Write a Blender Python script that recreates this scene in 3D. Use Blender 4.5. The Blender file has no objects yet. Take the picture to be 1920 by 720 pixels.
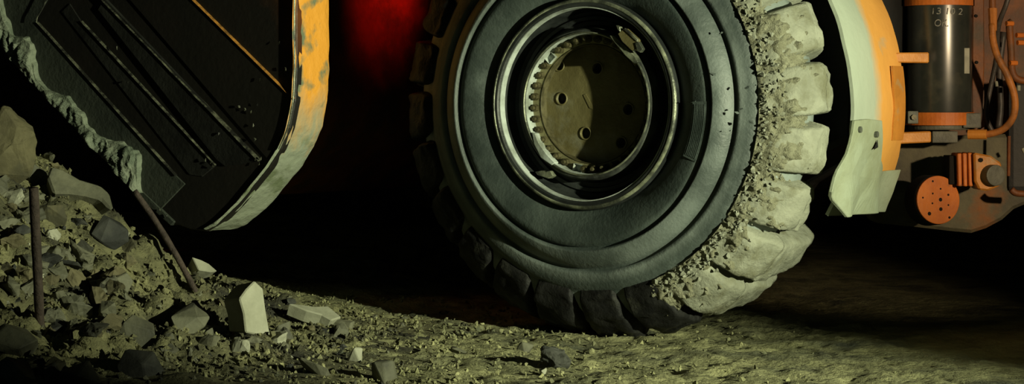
import bpy, bmesh, math, random
from mathutils import Vector, Matrix, noise, Euler
R_ = math.radians
random.seed(7)

# ------------------------------------------------------------------ camera
F, HX, HY, CH = 4408.0, 960.0, 195.0, 0.80          # focal length in px, optical axis px, camera height
scene = bpy.context.scene
COL = scene.collection
cam_d = bpy.data.cameras.new('camera'); cam = bpy.data.objects.new('camera', cam_d); COL.objects.link(cam)
cam.location = (0, 0, CH); cam.rotation_euler = (R_(90), 0, 0)
cam_d.sensor_width = 36; cam_d.lens = 36 * F / 1920; cam_d.shift_y = -165 / 1920
cam_d.clip_end = 200
scene.camera = cam

# ------------------------------------------------------------------ world, lights, exposure
w = bpy.data.worlds.new('world'); scene.world = w; w.use_nodes = True
w.node_tree.nodes['Background'].inputs[0].default_value = (0.5, 0.42, 1.0, 1)
w.node_tree.nodes['Background'].inputs[1].default_value = 0.0012
scene.view_settings.view_transform = 'Standard'; scene.view_settings.look = 'None'
scene.view_settings.gamma = 1; scene.view_settings.use_curve_mapping = False
scene.view_settings.exposure = 0.0

def lamp(name, kind, loc, col, watt, target=None, size=0.05, cone=None, blend=0.5):
    d = bpy.data.lights.new(name, kind); d.color = col; d.energy = watt
    if kind in ('SPOT', 'POINT'): d.shadow_soft_size = size
    if kind == 'SPOT': d.spot_size = R_(cone); d.spot_blend = blend
    o = bpy.data.objects.new(name, d); COL.objects.link(o); o.location = loc
    if target is not None:
        o.rotation_euler = (Vector(target) - Vector(loc)).to_track_quat('-Z', 'Y').to_euler()
    return o
lamp('work_lamp', 'SPOT', (3.86, 3.85, 1.05), (0.95, 1.0, 0.66), 1950, (-0.36, 7.80, 0.98), 0.05, 39, 0.7)
lamp('fill_light', 'POINT', (0.5, 0.8, 2.2), (0.50, 0.95, 0.85), 8, None, 0.12)  # added soft cool fill above the camera, no real source there
lamp('equipment_fill', 'SPOT', (3.0, 4.6, 1.08), (1.0, 0.76, 0.46), 420, (1.78, 8.35, 0.92), 0.06, 25, 0.8)  # added warm spot to brighten the chassis equipment, not a known lamp
lamp('tail_lamp', 'SPOT', (-0.02, 9.14, 1.78), (1.0, 0.02, 0.01), 60, (-0.33, 9.24, 1.53), 0.03, 52, 1.0)

# ------------------------------------------------------------------ wheel frame
A = R_(31.0); SA, CA = math.sin(A), math.cos(A)
WC = Vector((0.252, 8.0, 0.80))
UX = Vector((CA, -SA, 0)); DX = Vector((SA, CA, 0))
def P(px, py, Y): return Vector(((px-HX)/F*Y, Y, CH + (HY-py)/F*Y))
def ray(px, py): return Vector(((px-HX)/F, 1.0, (HY-py)/F))
def PL(px, py, d):                                   # pixel -> (u, z) in the machine plane at inward depth d
    v = ray(px, py); c = Vector((0, 0, CH))
    t = ((WC - c).dot(DX) + d) / v.dot(DX)
    p = c + v*t - WC
    return p.dot(UX), p.z

# ------------------------------------------------------------------ helpers
def new(name, me, m=None, parent=None, smooth=False):
    o = bpy.data.objects.new(name, me); COL.objects.link(o)
    if m is not None and me is not None and not me.materials: me.materials.append(m)
    if parent is not None: o.parent = parent
    if smooth and me is not None:
        for p in me.polygons: p.use_smooth = True
    return o
def empty(name, parent=None, loc=(0, 0, 0), rz=0):
    o = bpy.data.objects.new(name, None); COL.objects.link(o); o.location = loc; o.rotation_euler = (0, 0, rz)
    o.empty_display_size = 0.1
    if parent is not None: o.parent = parent
    return o
def tag(o, label, cat, group=None, kind=None):
    o['label'] = label; o['category'] = cat
    if group: o['group'] = group
    if kind: o['kind'] = kind
    return o
def mesh(vs, fs):
    me = bpy.data.meshes.new('m'); me.from_pydata([tuple(v) for v in vs], [], fs); me.update(); return me
def bm2me(bm, recalc=True):
    if recalc: bmesh.ops.recalc_face_normals(bm, faces=bm.faces)
    me = bpy.data.meshes.new('m'); bm.to_mesh(me); bm.free(); return me
def bevel(bm, w, seg=1, ang=25):
    es = [e for e in bm.edges if len(e.link_faces) == 2 and e.calc_face_angle(0) > R_(ang)]
    if es: bmesh.ops.bevel(bm, geom=es, offset=w, segments=seg, profile=0.6, affect='EDGES', clamp_overlap=True)
def box(lo, hi, bv=0.004, seg=2):
    bm = bmesh.new(); bmesh.ops.create_cube(bm, size=1)
    lo, hi = Vector(lo), Vector(hi)
    for v in bm.verts: v.co = Vector([(lo[i]+hi[i])/2 + v.co[i]*(hi[i]-lo[i]) for i in range(3)])
    if bv: bevel(bm, bv, seg)
    return bm2me(bm)
def prism(pts, axis, thick, bv=0.004, taper=1.0, seg=1):       # polygon (3-D points) pushed along axis
    bm = bmesh.new(); c = sum((Vector(p) for p in pts), Vector())/len(pts)
    a = [bm.verts.new(p) for p in pts]
    b = [bm.verts.new(c + (Vector(p)-c)*taper + Vector(axis)*thick) for p in pts]
    n = len(a)
    bm.faces.new(a); bm.faces.new(b[::-1])
    for i in range(n): bm.faces.new((a[i], b[i], b[(i+1) % n], a[(i+1) % n]))
    bmesh.ops.recalc_face_normals(bm, faces=bm.faces)
    if bv: bevel(bm, bv, seg)
    return bm2me(bm)
def revolve(prof, n=160, t0=0, t1=2*math.pi, closed=False):     # profile of (r, d); axis = local y
    full = abs(t1-t0-2*math.pi) < 1e-6; m = n if full else n+1
    vs, fs = [], []
    k = len(prof)
    for i in range(m):
        t = t0 + (t1-t0)*i/n; c, s = math.cos(t), math.sin(t)
        for r, d in prof: vs.append((r*c, d, r*s))
    for i in range(n):
        j = (i+1) % m
        for q in range(k if closed else k-1):
            q2 = (q+1) % k
            fs.append((i*k+q, i*k+q2, j*k+q2, j*k+q))
    if closed and not full:
        fs.append(tuple(range(k))[::-1]); fs.append(tuple((m-1)*k+q for q in range(k)))
    return bm_fix(vs, fs)
def bm_fix(vs, fs):
    me = mesh(vs, fs); bm = bmesh.new(); bm.from_mesh(me); bmesh.ops.remove_doubles(bm, verts=bm.verts, dist=1e-6)
    bmesh.ops.recalc_face_normals(bm, faces=bm.faces); bm.to_mesh(me); bm.free(); return me
def cyl(p0, p1, r0, r1=None, n=20, bv=0.0):
    p0, p1 = Vector(p0), Vector(p1); r1 = r0 if r1 is None else r1
    z = (p1-p0).normalized(); x = z.orthogonal().normalized(); y = z.cross(x)
    bm = bmesh.new()
    a = [bm.verts.new(p0 + (x*math.cos(2*math.pi*i/n) + y*math.sin(2*math.pi*i/n))*r0) for i in range(n)]
    b = [bm.verts.new(p1 + (x*math.cos(2*math.pi*i/n) + y*math.sin(2*math.pi*i/n))*r1) for i in range(n)]
    bm.faces.new(a[::-1]); bm.faces.new(b)
    for i in range(n): bm.faces.new((a[i], a[(i+1) % n], b[(i+1) % n], b[i]))
    bmesh.ops.recalc_face_normals(bm, faces=bm.faces)
    if bv: bevel(bm, bv, 2, 50)
    return bm2me(bm)
def tube(pts, r, n=10, radii=None, sub=6):
    pts = [Vector(p) for p in pts]; path = []
    if sub > 1:
        q = [pts[0]*2-pts[1]] + pts + [pts[-1]*2-pts[-2]]
        for i in range(1, len(q)-2):
            for s in range(sub):
                t = s/sub
                path.append(0.5*((2*q[i]) + (q[i+1]-q[i-1])*t + (2*q[i-1]-5*q[i]+4*q[i+1]-q[i+2])*t*t + (3*q[i]-q[i-1]-3*q[i+1]+q[i+2])*t**3))
        path.append(pts[-1])
    else: path = pts
    vs, fs = [], []; up = Vector((0.13, 0.9, 0.2)).normalized()
    for i, p in enumerate(path):
        d = (path[min(i+1, len(path)-1)] - path[max(i-1, 0)]).normalized()
        x = d.cross(up).normalized(); y = d.cross(x)
        rr = r if radii is None else radii(i/(len(path)-1))
        for k in range(n):
            t = 2*math.pi*k/n; vs.append(p + (x*math.cos(t)+y*math.sin(t))*rr)
    for i in range(len(path)-1):
        for k in range(n):
            k2 = (k+1) % n; fs.append((i*n+k, i*n+k2, (i+1)*n+k2, (i+1)*n+k))
    fs.append(tuple(range(n))[::-1]); fs.append(tuple((len(path)-1)*n+k for k in range(n)))
    return bm_fix(vs, fs)
def fbm(v, o=4, s=1.0):
    return noise.fractal(Vector(v)*s, 1.0, 2.1, o)

# ------------------------------------------------------------------ materials
def mat(name, c1, c2=None, rough=0.7, scale=6.0, lo=0.4, hi=0.6, metal=0.0, bump=0.3, bscale=40.0, c3=None, s3=2.0, lo3=0.5, hi3=0.6,
        coords='pos', rough2=None, spec=0.4, detail=6.0, bdist=0.01):
    m = bpy.data.materials.new(name); m.use_nodes = True; nt = m.node_tree; N = nt.nodes; L = nt.links
    b = N['Principled BSDF']
    if coords == 'pos': g = N.new('ShaderNodeNewGeometry'); vec = g.outputs['Position']
    else: g = N.new('ShaderNodeTexCoord'); vec = g.outputs['Object']
    def nz(sc, det=detail):
        n = N.new('ShaderNodeTexNoise'); n.inputs['Scale'].default_value = sc; n.inputs['Detail'].default_value = det
        n.inputs['Roughness'].default_value = 0.62; L.new(vec, n.inputs['Vector']); return n.outputs['Fac']
    def rng(src, a, c, o0=0, o1=1):
        r = N.new('ShaderNodeMapRange'); r.inputs[1].default_value = a; r.inputs[2].default_value = c
        r.inputs[3].default_value = o0; r.inputs[4].default_value = o1; L.new(src, r.inputs[0]); return r.outputs[0]
    def mix(f, a, c):
        x = N.new('ShaderNodeMix'); x.data_type = 'RGBA'; L.new(f, x.inputs[0])
        for sock, val in ((x.inputs[6], a), (x.inputs[7], c)):
            if isinstance(val, tuple): sock.default_value = (*val, 1)
            else: L.new(val, sock)
        return x.outputs[2]
    out = c1
    if c2 is not None:
        f = rng(nz(scale), lo, hi); out = mix(f, c1, c2)
        if rough2 is not None: L.new(rng(f, 0, 1, rough, rough2), b.inputs['Roughness'])
    if c3 is not None: out = mix(rng(nz(s3), lo3, hi3), out, c3)
    if isinstance(out, tuple): b.inputs['Base Color'].default_value = (*out, 1)
    else: L.new(out, b.inputs['Base Color'])
    if rough2 is None: b.inputs['Roughness'].default_value = rough
    b.inputs['Metallic'].default_value = metal; b.inputs['Specular IOR Level'].default_value = spec
    if bump:
        bp = N.new('ShaderNodeBump'); bp.inputs['Strength'].default_value = bump; bp.inputs['Distance'].default_value = bdist
        L.new(nz(bscale, 5.0), bp.inputs['Height']); L.new(bp.outputs[0], b.inputs['Normal'])
    m['nz'] = 1
    return m
def graded(name, axis, a, c, cA, cB, wob=0.25, wscale=9, rough=0.6, c3=None, lo3=.5, hi3=.6, s3=5, bump=.3, bscale=40, zwob=None, bdist=0.006):
    """paint cA giving way to bare / dusty cB along an object axis, ragged by noise"""
    m = bpy.data.materials.new(name); m.use_nodes = True; nt = m.node_tree; N = nt.nodes; L = nt.links
    b = N['Principled BSDF']; tc = N.new('ShaderNodeTexCoord'); sp = N.new('ShaderNodeSeparateXYZ'); L.new(tc.outputs['Object'], sp.inputs[0])
    n = N.new('ShaderNodeTexNoise'); n.inputs['Scale'].default_value = wscale; n.inputs['Detail'].default_value = 7; n.inputs['Roughness'].default_value = .65
    if zwob:
        mp = N.new('ShaderNodeMapping'); mp.inputs['Scale'].default_value = zwob; L.new(tc.outputs['Object'], mp.inputs[0]); L.new(mp.outputs[0], n.inputs['Vector'])
    else: L.new(tc.outputs['Object'], n.inputs['Vector'])
    mr = N.new('ShaderNodeMapRange'); mr.inputs[1].default_value = a; mr.inputs[2].default_value = c; mr.clamp = False; pass
    if axis == 'diag':
        da = N.new('ShaderNodeMath'); da.operation = 'ADD'; L.new(sp.outputs[0], da.inputs[0]); L.new(sp.outputs[2], da.inputs[1]); L.new(da.outputs[0], mr.inputs[0])
    else: L.new(sp.outputs[axis], mr.inputs[0])
    ad = N.new('ShaderNodeMath'); ad.operation = 'MULTIPLY_ADD'; L.new(n.outputs['Fac'], ad.inputs[0]); ad.inputs[1].default_value = wob*4; ad.inputs[2].default_value = -wob*2
    sm = N.new('ShaderNodeMath'); sm.operation = 'ADD'; sm.use_clamp = True; L.new(mr.outputs[0], sm.inputs[0]); L.new(ad.outputs[0], sm.inputs[1])
    x = N.new('ShaderNodeMix'); x.data_type = 'RGBA'; L.new(sm.outputs[0], x.inputs[0]); x.inputs[6].default_value = (*cA, 1); x.inputs[7].default_value = (*cB, 1)
    out = x.outputs[2]
    if c3:
        n3 = N.new('ShaderNodeTexNoise'); n3.inputs['Scale'].default_value = s3; n3.inputs['Detail'].default_value = 7; L.new(tc.outputs['Object'], n3.inputs['Vector'])
        r3 = N.new('ShaderNodeMapRange'); r3.inputs[1].default_value = lo3; r3.inputs[2].default_value = hi3; L.new(n3.outputs['Fac'], r3.inputs[0])
        y = N.new('ShaderNodeMix'); y.data_type = 'RGBA'; L.new(r3.outputs[0], y.inputs[0]); L.new(out, y.inputs[6]); y.inputs[7].default_value = (*c3, 1); out = y.outputs[2]
    L.new(out, b.inputs['Base Color']); b.inputs['Roughness'].default_value = rough
    if bump:
        nb = N.new('ShaderNodeTexNoise'); nb.inputs['Scale'].default_value = bscale; nb.inputs['Detail'].default_value = 5; L.new(tc.outputs['Object'], nb.inputs['Vector'])
        bp = N.new('ShaderNodeBump'); bp.inputs['Strength'].default_value = bump; bp.inputs['Distance'].default_value = bdist
        L.new(nb.outputs['Fac'], bp.inputs['Height']); L.new(bp.outputs[0], b.inputs['Normal'])
    return m

M = {}
M['ground'] = mat('trodden_dirt', (.17, .17, .085), (.36, .35, .18), .85, 5, .35, .65, bump=.8, bscale=45, c3=(.07, .075, .05), s3=2.6, lo3=.50, hi3=.68, bdist=.018)
M['cave'] = mat('dark_rock_face', (.05, .05, .045), (.10, .095, .085), .9, 2, bump=.8, bscale=6, bdist=.1)
M['heap'] = mat('crushed_rubble', (.085, .082, .042), (.24, .23, .115), .9, 6, .38, .64, bump=.9, bscale=60, c3=(.03, .029, .02), s3=3.5, lo3=.48, hi3=.64, bdist=.015)
M['rock'] = mat('grey_rock', (.075, .075, .05), (.135, .133, .088), .75, 9, .35, .65, bump=.35, bscale=35, c3=(.04, .04, .03), s3=3, lo3=.50, hi3=.62)
M['rock_pale'] = mat('pale_rock', (.22, .22, .16), (.31, .31, .235), .7, 8, bump=.25, bscale=30)
M['rock_dark'] = mat('dark_rock', (.020, .021, .020), (.042, .043, .037), .7, 9, bump=.4, bscale=30, spec=.25)
M['rock_brown'] = mat('brown_dusty_rock', (.075, .066, .034), (.13, .115, .06), .85, 6, bump=.6, bscale=22, c3=(.05, .047, .027), s3=5)
M['rust'] = mat('rusted_steel', (.035, .025, .02), (.07, .05, .04), .8, 20, bump=.6, bscale=90)
def rubber_mat():
    m = mat('tyre_rubber', (.034, .045, .042), (.070, .088, .080), .5, 4.5, .40, .66, bump=.3, bscale=70, c3=(.13, .155, .145), s3=6.5, lo3=.58, hi3=.80, coords='obj', rough2=.6, spec=.5)
    nt = m.node_tree; N = nt.nodes; L = nt.links; b = N['Principled BSDF']; src = b.inputs['Base Color'].links[0].from_socket
    tc = N.new('ShaderNodeTexCoord'); sp = N.new('ShaderNodeVectorMath'); sp.operation = 'MULTIPLY'; sp.inputs[1].default_value = (1, 0, 1)
    L.new(tc.outputs['Object'], sp.inputs[0]); ln = N.new('ShaderNodeVectorMath'); ln.operation = 'LENGTH'; L.new(sp.outputs[0], ln.inputs[0])
    cr = N.new('ShaderNodeValToRGB'); e = cr.color_ramp
    for pos, v in ((.40, 0), (.493, 0), (.498, .8), (.53, .7), (.55, .6), (.566, .1), (.572, .6), (.584, .9), (.598, .55), (.612, .1), (.640, .1), (.66, 1), (.8, 1)):
        el = e.elements.new(pos); el.color = (v, v, v, 1)
    e.elements.remove(e.elements[0]); e.elements[-1].color = (1, 1, 1, 1)
    L.new(ln.outputs['Value'], cr.inputs[0])
    n = N.new('ShaderNodeTexNoise'); n.inputs['Scale'].default_value = 5; n.inputs['Detail'].default_value = 7; L.new(tc.outputs['Object'], n.inputs['Vector'])
    r = N.new('ShaderNodeMapRange'); r.inputs[1].default_value = .38; r.inputs[2].default_value = .60; r.inputs[3].default_value = .25; L.new(n.outputs['Fac'], r.inputs[0])
    mu = N.new('ShaderNodeMath'); mu.operation = 'MULTIPLY'; L.new(cr.outputs[0], mu.inputs[0]); L.new(r.outputs[0], mu.inputs[1])
    x = N.new('ShaderNodeMix'); x.data_type = 'RGBA'; L.new(mu.outputs[0], x.inputs[0]); L.new(src, x.inputs[6]); x.inputs[7].default_value = (.21, .24, .225, 1)
    L.new(x.outputs[2], b.inputs['Base Color']); return m
M['rubber'] = rubber_mat()
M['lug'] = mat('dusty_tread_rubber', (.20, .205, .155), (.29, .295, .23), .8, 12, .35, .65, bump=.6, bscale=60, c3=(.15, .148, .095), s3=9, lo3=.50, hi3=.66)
M['lug_dark'] = mat('dark_tread_rubber', (.009, .009, .009), (.018, .018, .017), .5, 12, bump=.5, bscale=60, c3=(.04, .04, .033), s3=9, lo3=.58, hi3=.72, spec=.12)
M['mud'] = mat('caked_mud', (.15, .145, .09), (.26, .255, .175), .75, 22, .35, .65, bump=1.0, bscale=90, c3=(.38, .385, .32), s3=11, lo3=.63, hi3=.72, rough2=.45, bdist=.012)
M['rim'] = mat('worn_black_rim', (.013, .015, .015), (.045, .05, .048), .48, 7, .45, .7, bump=.2, bscale=50, coords='obj', spec=.5)
M['rim_edge'] = mat('rubbed_steel_edge', (.06, .065, .05), (.34, .36, .25), .40, 11, .42, .66, metal=.3, bump=.25, bscale=60, coords='obj')
M['ring'] = mat('pale_painted_ring', (.50, .55, .52), (.22, .24, .2), .5, 10, .4, .65, bump=.2, bscale=60, coords='obj')
M['lock'] = mat('dull_black_ring', (.025, .027, .025), (.10, .11, .095), .5, 8, .45, .68, bump=.2, bscale=60, coords='obj')
M['hub'] = mat('oily_olive_hub', (.125, .105, .042), (.19, .165, .075), .5, 8, .35, .65, bump=.25, bscale=40, c3=(.24, .235, .17), s3=5.5, lo3=.56, hi3=.7, coords='obj', metal=.1)
M['bolt_flange'] = mat('pale_oily_flange', (.30, .28, .14), (.19, .175, .09), .5, 9, bump=.2, bscale=50, coords='obj')
M['bolt'] = mat('oily_bolt_steel', (.055, .048, .024), (.12, .105, .055), .4, 30, bump=.1, metal=.2)
M['bucket'] = mat('scoured_dark_steel', (.012, .012, .011), (.028, .029, .025), .55, 5, .4, .65, bump=.35, bscale=45, c3=(.16, .165, .15), s3=11, lo3=.72, hi3=.80, coords='obj', spec=.35)
M['bucket_paint'] = graded('dirty_orange_bucket_side', 'diag', -1.02, -.62, (.012, .011, .009), (.30, .085, .012), .10, 3, .5, c3=(.014, .012, .01), lo3=.42, hi3=.62, s3=4)
M['bucket_dusty'] = mat('dust_filmed_steel', (.028, .034, .028), (.05, .058, .045), .7, 5, bump=.4, bscale=50, coords='obj')
M['edge'] = mat('scraped_bright_edge', (.20, .205, .14), (.02, .02, .017), .45, 22, .36, .56, metal=.2, bump=.4, bscale=80, coords='obj')
M['edge_orange'] = mat('scraped_orange_edge', (.5, .22, .04), (.14, .07, .02), .5, 20, bump=.3, coords='obj')
M['band'] = graded('worn_orange_band', 2, .10, -.16, (.85, .37, .045), (.30, .33, .25), .42, 11, .5, c3=(.17, .20, .12), lo3=.55, hi3=.66, s3=9, bump=.8, bscale=28, zwob=(1, 1, .45), bdist=.01)
M['lipmud'] = mat('grey_green_mud', (.13, .16, .115), (.27, .30, .225), .7, 14, .35, .65, bump=.9, bscale=45, coords='obj', bdist=.012)
M['black'] = mat('black_frame_paint', (.008, .008, .008), (.014, .014, .014), .6, 4, bump=.2)
M['orange'] = mat('dirty_orange_paint', (.55, .22, .035), (.42, .165, .025), .5, 8, .4, .6, bump=.2, bscale=50, c3=(.33, .26, .14), s3=9, lo3=.55, hi3=.68)
M['orange_dim'] = mat('grimy_orange_paint', (.19, .062, .014), (.11, .04, .018), .6, 9, .4, .62, bump=.3, bscale=40, c3=(.06, .045, .028), s3=6, lo3=.48, hi3=.65)
M['orange_red'] = mat('red_orange_paint', (.60, .17, .02), (.48, .13, .02), .55, 10, bump=.2, c3=(.16, .09, .04), s3=16, lo3=.6, hi3=.7)
M['chassis'] = mat('mud_filmed_plate', (.13, .122, .075), (.075, .07, .05), .75, 7, .38, .62, bump=.4, bscale=40, c3=(.24, .09, .025), s3=3.3, lo3=.60, hi3=.75)
M['fender'] = graded('dust_whitened_orange_fender', 1, .435, .51, (.34, .375, .30), (.62, .29, .06), .35, 5, .65, c3=(.30, .30, .22), lo3=.63, hi3=.75, s3=6, bump=.4, bscale=30)
M['flap'] = mat('dusty_grey_flap', (.29, .32, .235), (.23, .245, .16), .75, 6, .4, .65, bump=.5, bscale=25, coords='obj')
M['reservoir'] = mat('black_lacquer_tank', (.022, .026, .024), (.035, .04, .034), .27, 7, bump=0, c3=(.06, .06, .045), s3=6, lo3=.58, hi3=.72, spec=.8)
M['chalk'] = mat('white_chalk', (.34, .35, .31), (.2, .2, .18), .9, 60, bump=0)
M['grime'] = mat('grey_grimy_metal', (.06, .065, .055), (.11, .115, .09), .55, 12, bump=.3)
M['hose'] = mat('orange_stained_hose', (.42, .15, .03), (.20, .08, .025), .55, 14, bump=.3)
M['hose_dark'] = mat('dark_rubber_hose', (.03, .028, .026), (.06, .05, .045), .5, 14, bump=.2)
M['holes'] = mat('black_hole', (.006, .005, .004), None, .9, bump=0)
M['silver'] = mat('pale_label', (.30, .31, .24), (.2, .21, .16), .5, 20, bump=0)

# ------------------------------------------------------------------ the ground
def sstep(a, b, x):
    t = max(0.0, min(1.0, (x-a)/(b-a))); return t*t*(3-2*t)
def ground_base(x, y):
    z = 0.13*sstep(0.25, -1.6, x)*sstep(6.3, 8.0, y)
    z += 0.02*noise.noise(Vector((x*.7, y*.7, 3.1)))*sstep(0, .5, abs(x-.35))
    return z
def ground(x, y):
    z = ground_base(x, y)
    k = 1.0 if x < 0.9 else max(.35, 1-(x-.9)*.7)
    z += k*(0.016*fbm((x, y, 1.7), 4, 3.2) + 0.012*fbm((x, y, 9.2), 4, 13) + .010*max(0, fbm((x, y, 4.2), 2, 26)))
    return z
def heap_raw(x, y):
    dx, dy = x+2.35, y-8.0
    if dy > 0: dy *= 1.8
    else: dy *= .82
    r = math.hypot(dx, dy)
    return .43+.75*(1-r) if r < 1 else .43*math.exp(-2.15*(r-1)) - .012*min(1, r-1)
def heap(x, y):
    h = heap_raw(x, y)
    a = sstep(.0, .14, h)
    h += a*(.050*fbm((x, y, 5.5), 3, 2.6) + .045*fbm((x, y, 2.2), 4, 6.0) + .024*fbm((x, y, 7.7), 3, 22)) - .02*a
    v = noise.voronoi(Vector((x*8, y*8, .3)))[0]
    v2 = noise.voronoi(Vector((x*3.2+.7, y*3.2, 1.3)))[0]
    return h + a*(.055*(v[1]-v[0]-.3) + .085*(min(.5, v2[1]-v2[0])-.25))
def surf(x, y): return max(ground(x, y), heap(x, y))
def on_ground(px, py):                                    # walk along a view ray to the first ground or heap surface
    v = ray(px, py); t = 5.5; c = Vector((0, 0, CH))
    while t < 16:
        p = c+v*t
        if p.z <= surf(p.x, p.y): return p
        t += .02
    return None

def axis_pts(lo, flo, fhi, hi, step, n):
    a = [lo + (flo-lo)*(i/n)**.6 for i in range(n)]
    b = [flo + (fhi-flo)*i/int((fhi-flo)/step) for i in range(int((fhi-flo)/step)+1)]
    c = [fhi + (hi-fhi)*((i+1)/n)**1.6 for i in range(n)]
    return a+b+c
def grid(xs, ys, f):
    vs = [(x, y, f(x, y)) for y in ys for x in xs]; n = len(xs)
    fs = [(j*n+i, j*n+i+1, (j+1)*n+i+1, (j+1)*n+i) for j in range(len(ys)-1) for i in range(n-1)]
    return mesh(vs, fs)
fl = new('floor', grid(axis_pts(-7, -1.4, 2.2, 8, .016, 14), axis_pts(-2, 6.5, 9.6, 16, .018, 14), ground), M['ground'], smooth=True)
fl['kind'] = 'structure'; fl['label'] = 'trodden yellowish dirt floor of the mine drift'
def rockwall(name, o, ex, ey, nx, ny, inn):
    o, ex, ey, inn = Vector(o), Vector(ex), Vector(ey), Vector(inn); vs = []
    for j in range(ny+1):
        for i in range(nx+1):
            p = o + ex*(i/nx) + ey*(j/ny); vs.append(p + inn*(.45*fbm(p, 4, .7)))
    fs = [(j*(nx+1)+i, j*(nx+1)+i+1, (j+1)*(nx+1)+i+1, (j+1)*(nx+1)+i) for j in range(ny) for i in range(nx)]
    wl = new(name, mesh(vs, fs), M['cave']); wl['kind'] = 'structure'; return wl
rockwall('wall_back', (-7, 14.5, -.6), (15, 0, 0), (0, 0, 5.6), 60, 26, (0, -1, 0))
rockwall('wall_left', (-6, -2, -.6), (0, 17, 0), (0, 0, 5.6), 60, 26, (1, 0, 0))
rockwall('wall_right', (7, -2, -.6), (0, 17, 0), (0, 0, 5.6), 60, 26, (-1, 0, 0))
rockwall('ceiling', (-7, -2, 4.6), (15, 0, 0), (0, 17, 0), 50, 50, (0, 0, -1))

# ------------------------------------------------------------------ the loader
loader = empty('loader', loc=(WC.x, WC.y, 0), rz=-A)
tag(loader, 'orange underground loader with dark raised bucket and one huge muddy tyre', 'loader')
def part(name, parent_local=Vector((0, 0, WC.z))):
    o = empty(name, loader); o.location = parent_local; return o
INV = (Matrix.Translation(WC) @ Matrix.Rotation(-A, 4, 'Z')).inverted()
def wl(p): return INV @ Vector(p)                         # world -> machine frame about the wheel centre (u, d, z)

wheel = part('wheel')
# --- tyre carcass
SW = [(.345, .03), (.352, .008), (.372, -.004), (.395, -.020), (.43, -.033), (.462, -.038), (.481, -.0385), (.485, -.026), (.492, -.025), (.497, -.047),
      (.503, -.0475), (.530, -.031), (.555, -.010), (.559, .004), (.568, .005), (.573, -.008), (.585, -.006), (.606, .000), (.624, .008), (.634, .016), (.642, .024)]
GB = [(.655, .030), (.675, .040), (.702, .064), (.726, .10), (.741, .135), (.748, .18)]
out = SW+GB
TW = .36
prof = out + [(r, TW-d) for r, d in out[::-1][1:]]
ty = new('tyre', revolve(prof, 220), M['rubber'], wheel, True); ty['label'] = 'black rubber tyre sidewall with concentric grooves'
# --- tread lugs
LO = [(.640, .008), (.670, .014), (.704, .024), (.742, .047), (.774, .082), (.796, .122), (.807, .160), (.809, .185)]
LI = [(.630, .03), (.652, .036), (.675, .048), (.702, .07), (.724, .105), (.738, .135), (.745, .165), (.746, .185)]
NL = 24; PITCH = 2*math.pi/NL
def lerp_prof(pr, t):
    x = t*(len(pr)-1); i = min(int(x), len(pr)-2); f = x-i
    return (pr[i][0]*(1-f)+pr[i+1][0]*f, pr[i][1]*(1-f)+pr[i+1][1]*f)
CS = [(-1.10, 0), (-1.06, .35), (-1.0, .72), (-.95, .90), (-.86, .985), (-.6, 1.0), (-.3, 1.0), (0, 1.0), (.3, 1.0), (.6, 1.0), (.86, .985), (.95, .90), (1.0, .72), (1.06, .35), (1.10, 0)]
def lug(seed, mirror=False, LO=LO, LI=LI):
    rn = random.Random(seed); ns = 22; vs, fs = [], []; k = len(CS)
    for j in range(ns+1):
        t = j/ns; ro, do = lerp_prof(LO, t); ri, di = lerp_prof(LI, t)
        hw = .5*PITCH*(.80 + .04*math.sin(t*3+seed)) * (1 - .12*sstep(.25, 0, t)); skew = .05*PITCH*(t-.5)*2
        for a, f in CS:
            f2 = f*(1-.35*sstep(.12, 0, t))
            r, d = ri+(ro-ri)*f2, di+(do-di)*f2
            th = a*hw + skew
            q = Vector((r*math.cos(th), d, r*math.sin(th)))
            nn = fbm((q.x*1+seed*3.1, q.y, q.z), 3, 22)
            q += Vector((math.cos(th), -.6*(1-t), math.sin(th)))*(nn*.009*(.4+f))
            if mirror: q.y = TW-q.y
            vs.append(q)
    for j in range(ns):
        for i in range(k-1): fs.append((j*k+i, j*k+i+1, (j+1)*k+i+1, (j+1)*k+i))
    fs.append(tuple(range(k))); fs.append(tuple(ns*k+i for i in range(k)))
    return bm_fix(vs, fs)
lugs = [lug(s) for s in range(4)]; lugs_in = [lug(s+9, True) for s in range(2)]
lug_long = lug(21, False, [(.806, .165), (.809, .20), (.806, .27), (.803, .35), (.797, .43), (.786, .475)], [(.744, .165), (.746, .20), (.742, .27), (.735, .35), (.73, .43), (.725, .475)])
for me in lugs+lugs_in+[lug_long]:
    for p in me.polygons: p.use_smooth = True
    me.materials.append(M['lug'])
lugs_dark, lugs_dark_in = [], []  # darker copies of the lugs, used outside the right-hand arc of the tread
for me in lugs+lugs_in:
    c = me.copy(); c.materials.clear(); c.materials.append(M['lug_dark']); (lugs_dark if me in lugs else lugs_dark_in).append(c)
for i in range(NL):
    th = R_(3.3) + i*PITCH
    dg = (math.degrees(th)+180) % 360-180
    o = new('tread_lug', lugs[i % 4] if -64 < dg < 75 else lugs_dark[i % 4], None, wheel); o.rotation_euler = (0, -th, 0)
    o = new('tread_lug', lug_long if abs(dg+41.7) < 2 or abs(dg+56.7) < 2 else lugs_in[i % 2] if -64 < dg < 75 else lugs_dark_in[i % 2], None, wheel); o.rotation_euler = (0, -th, 0)
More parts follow.
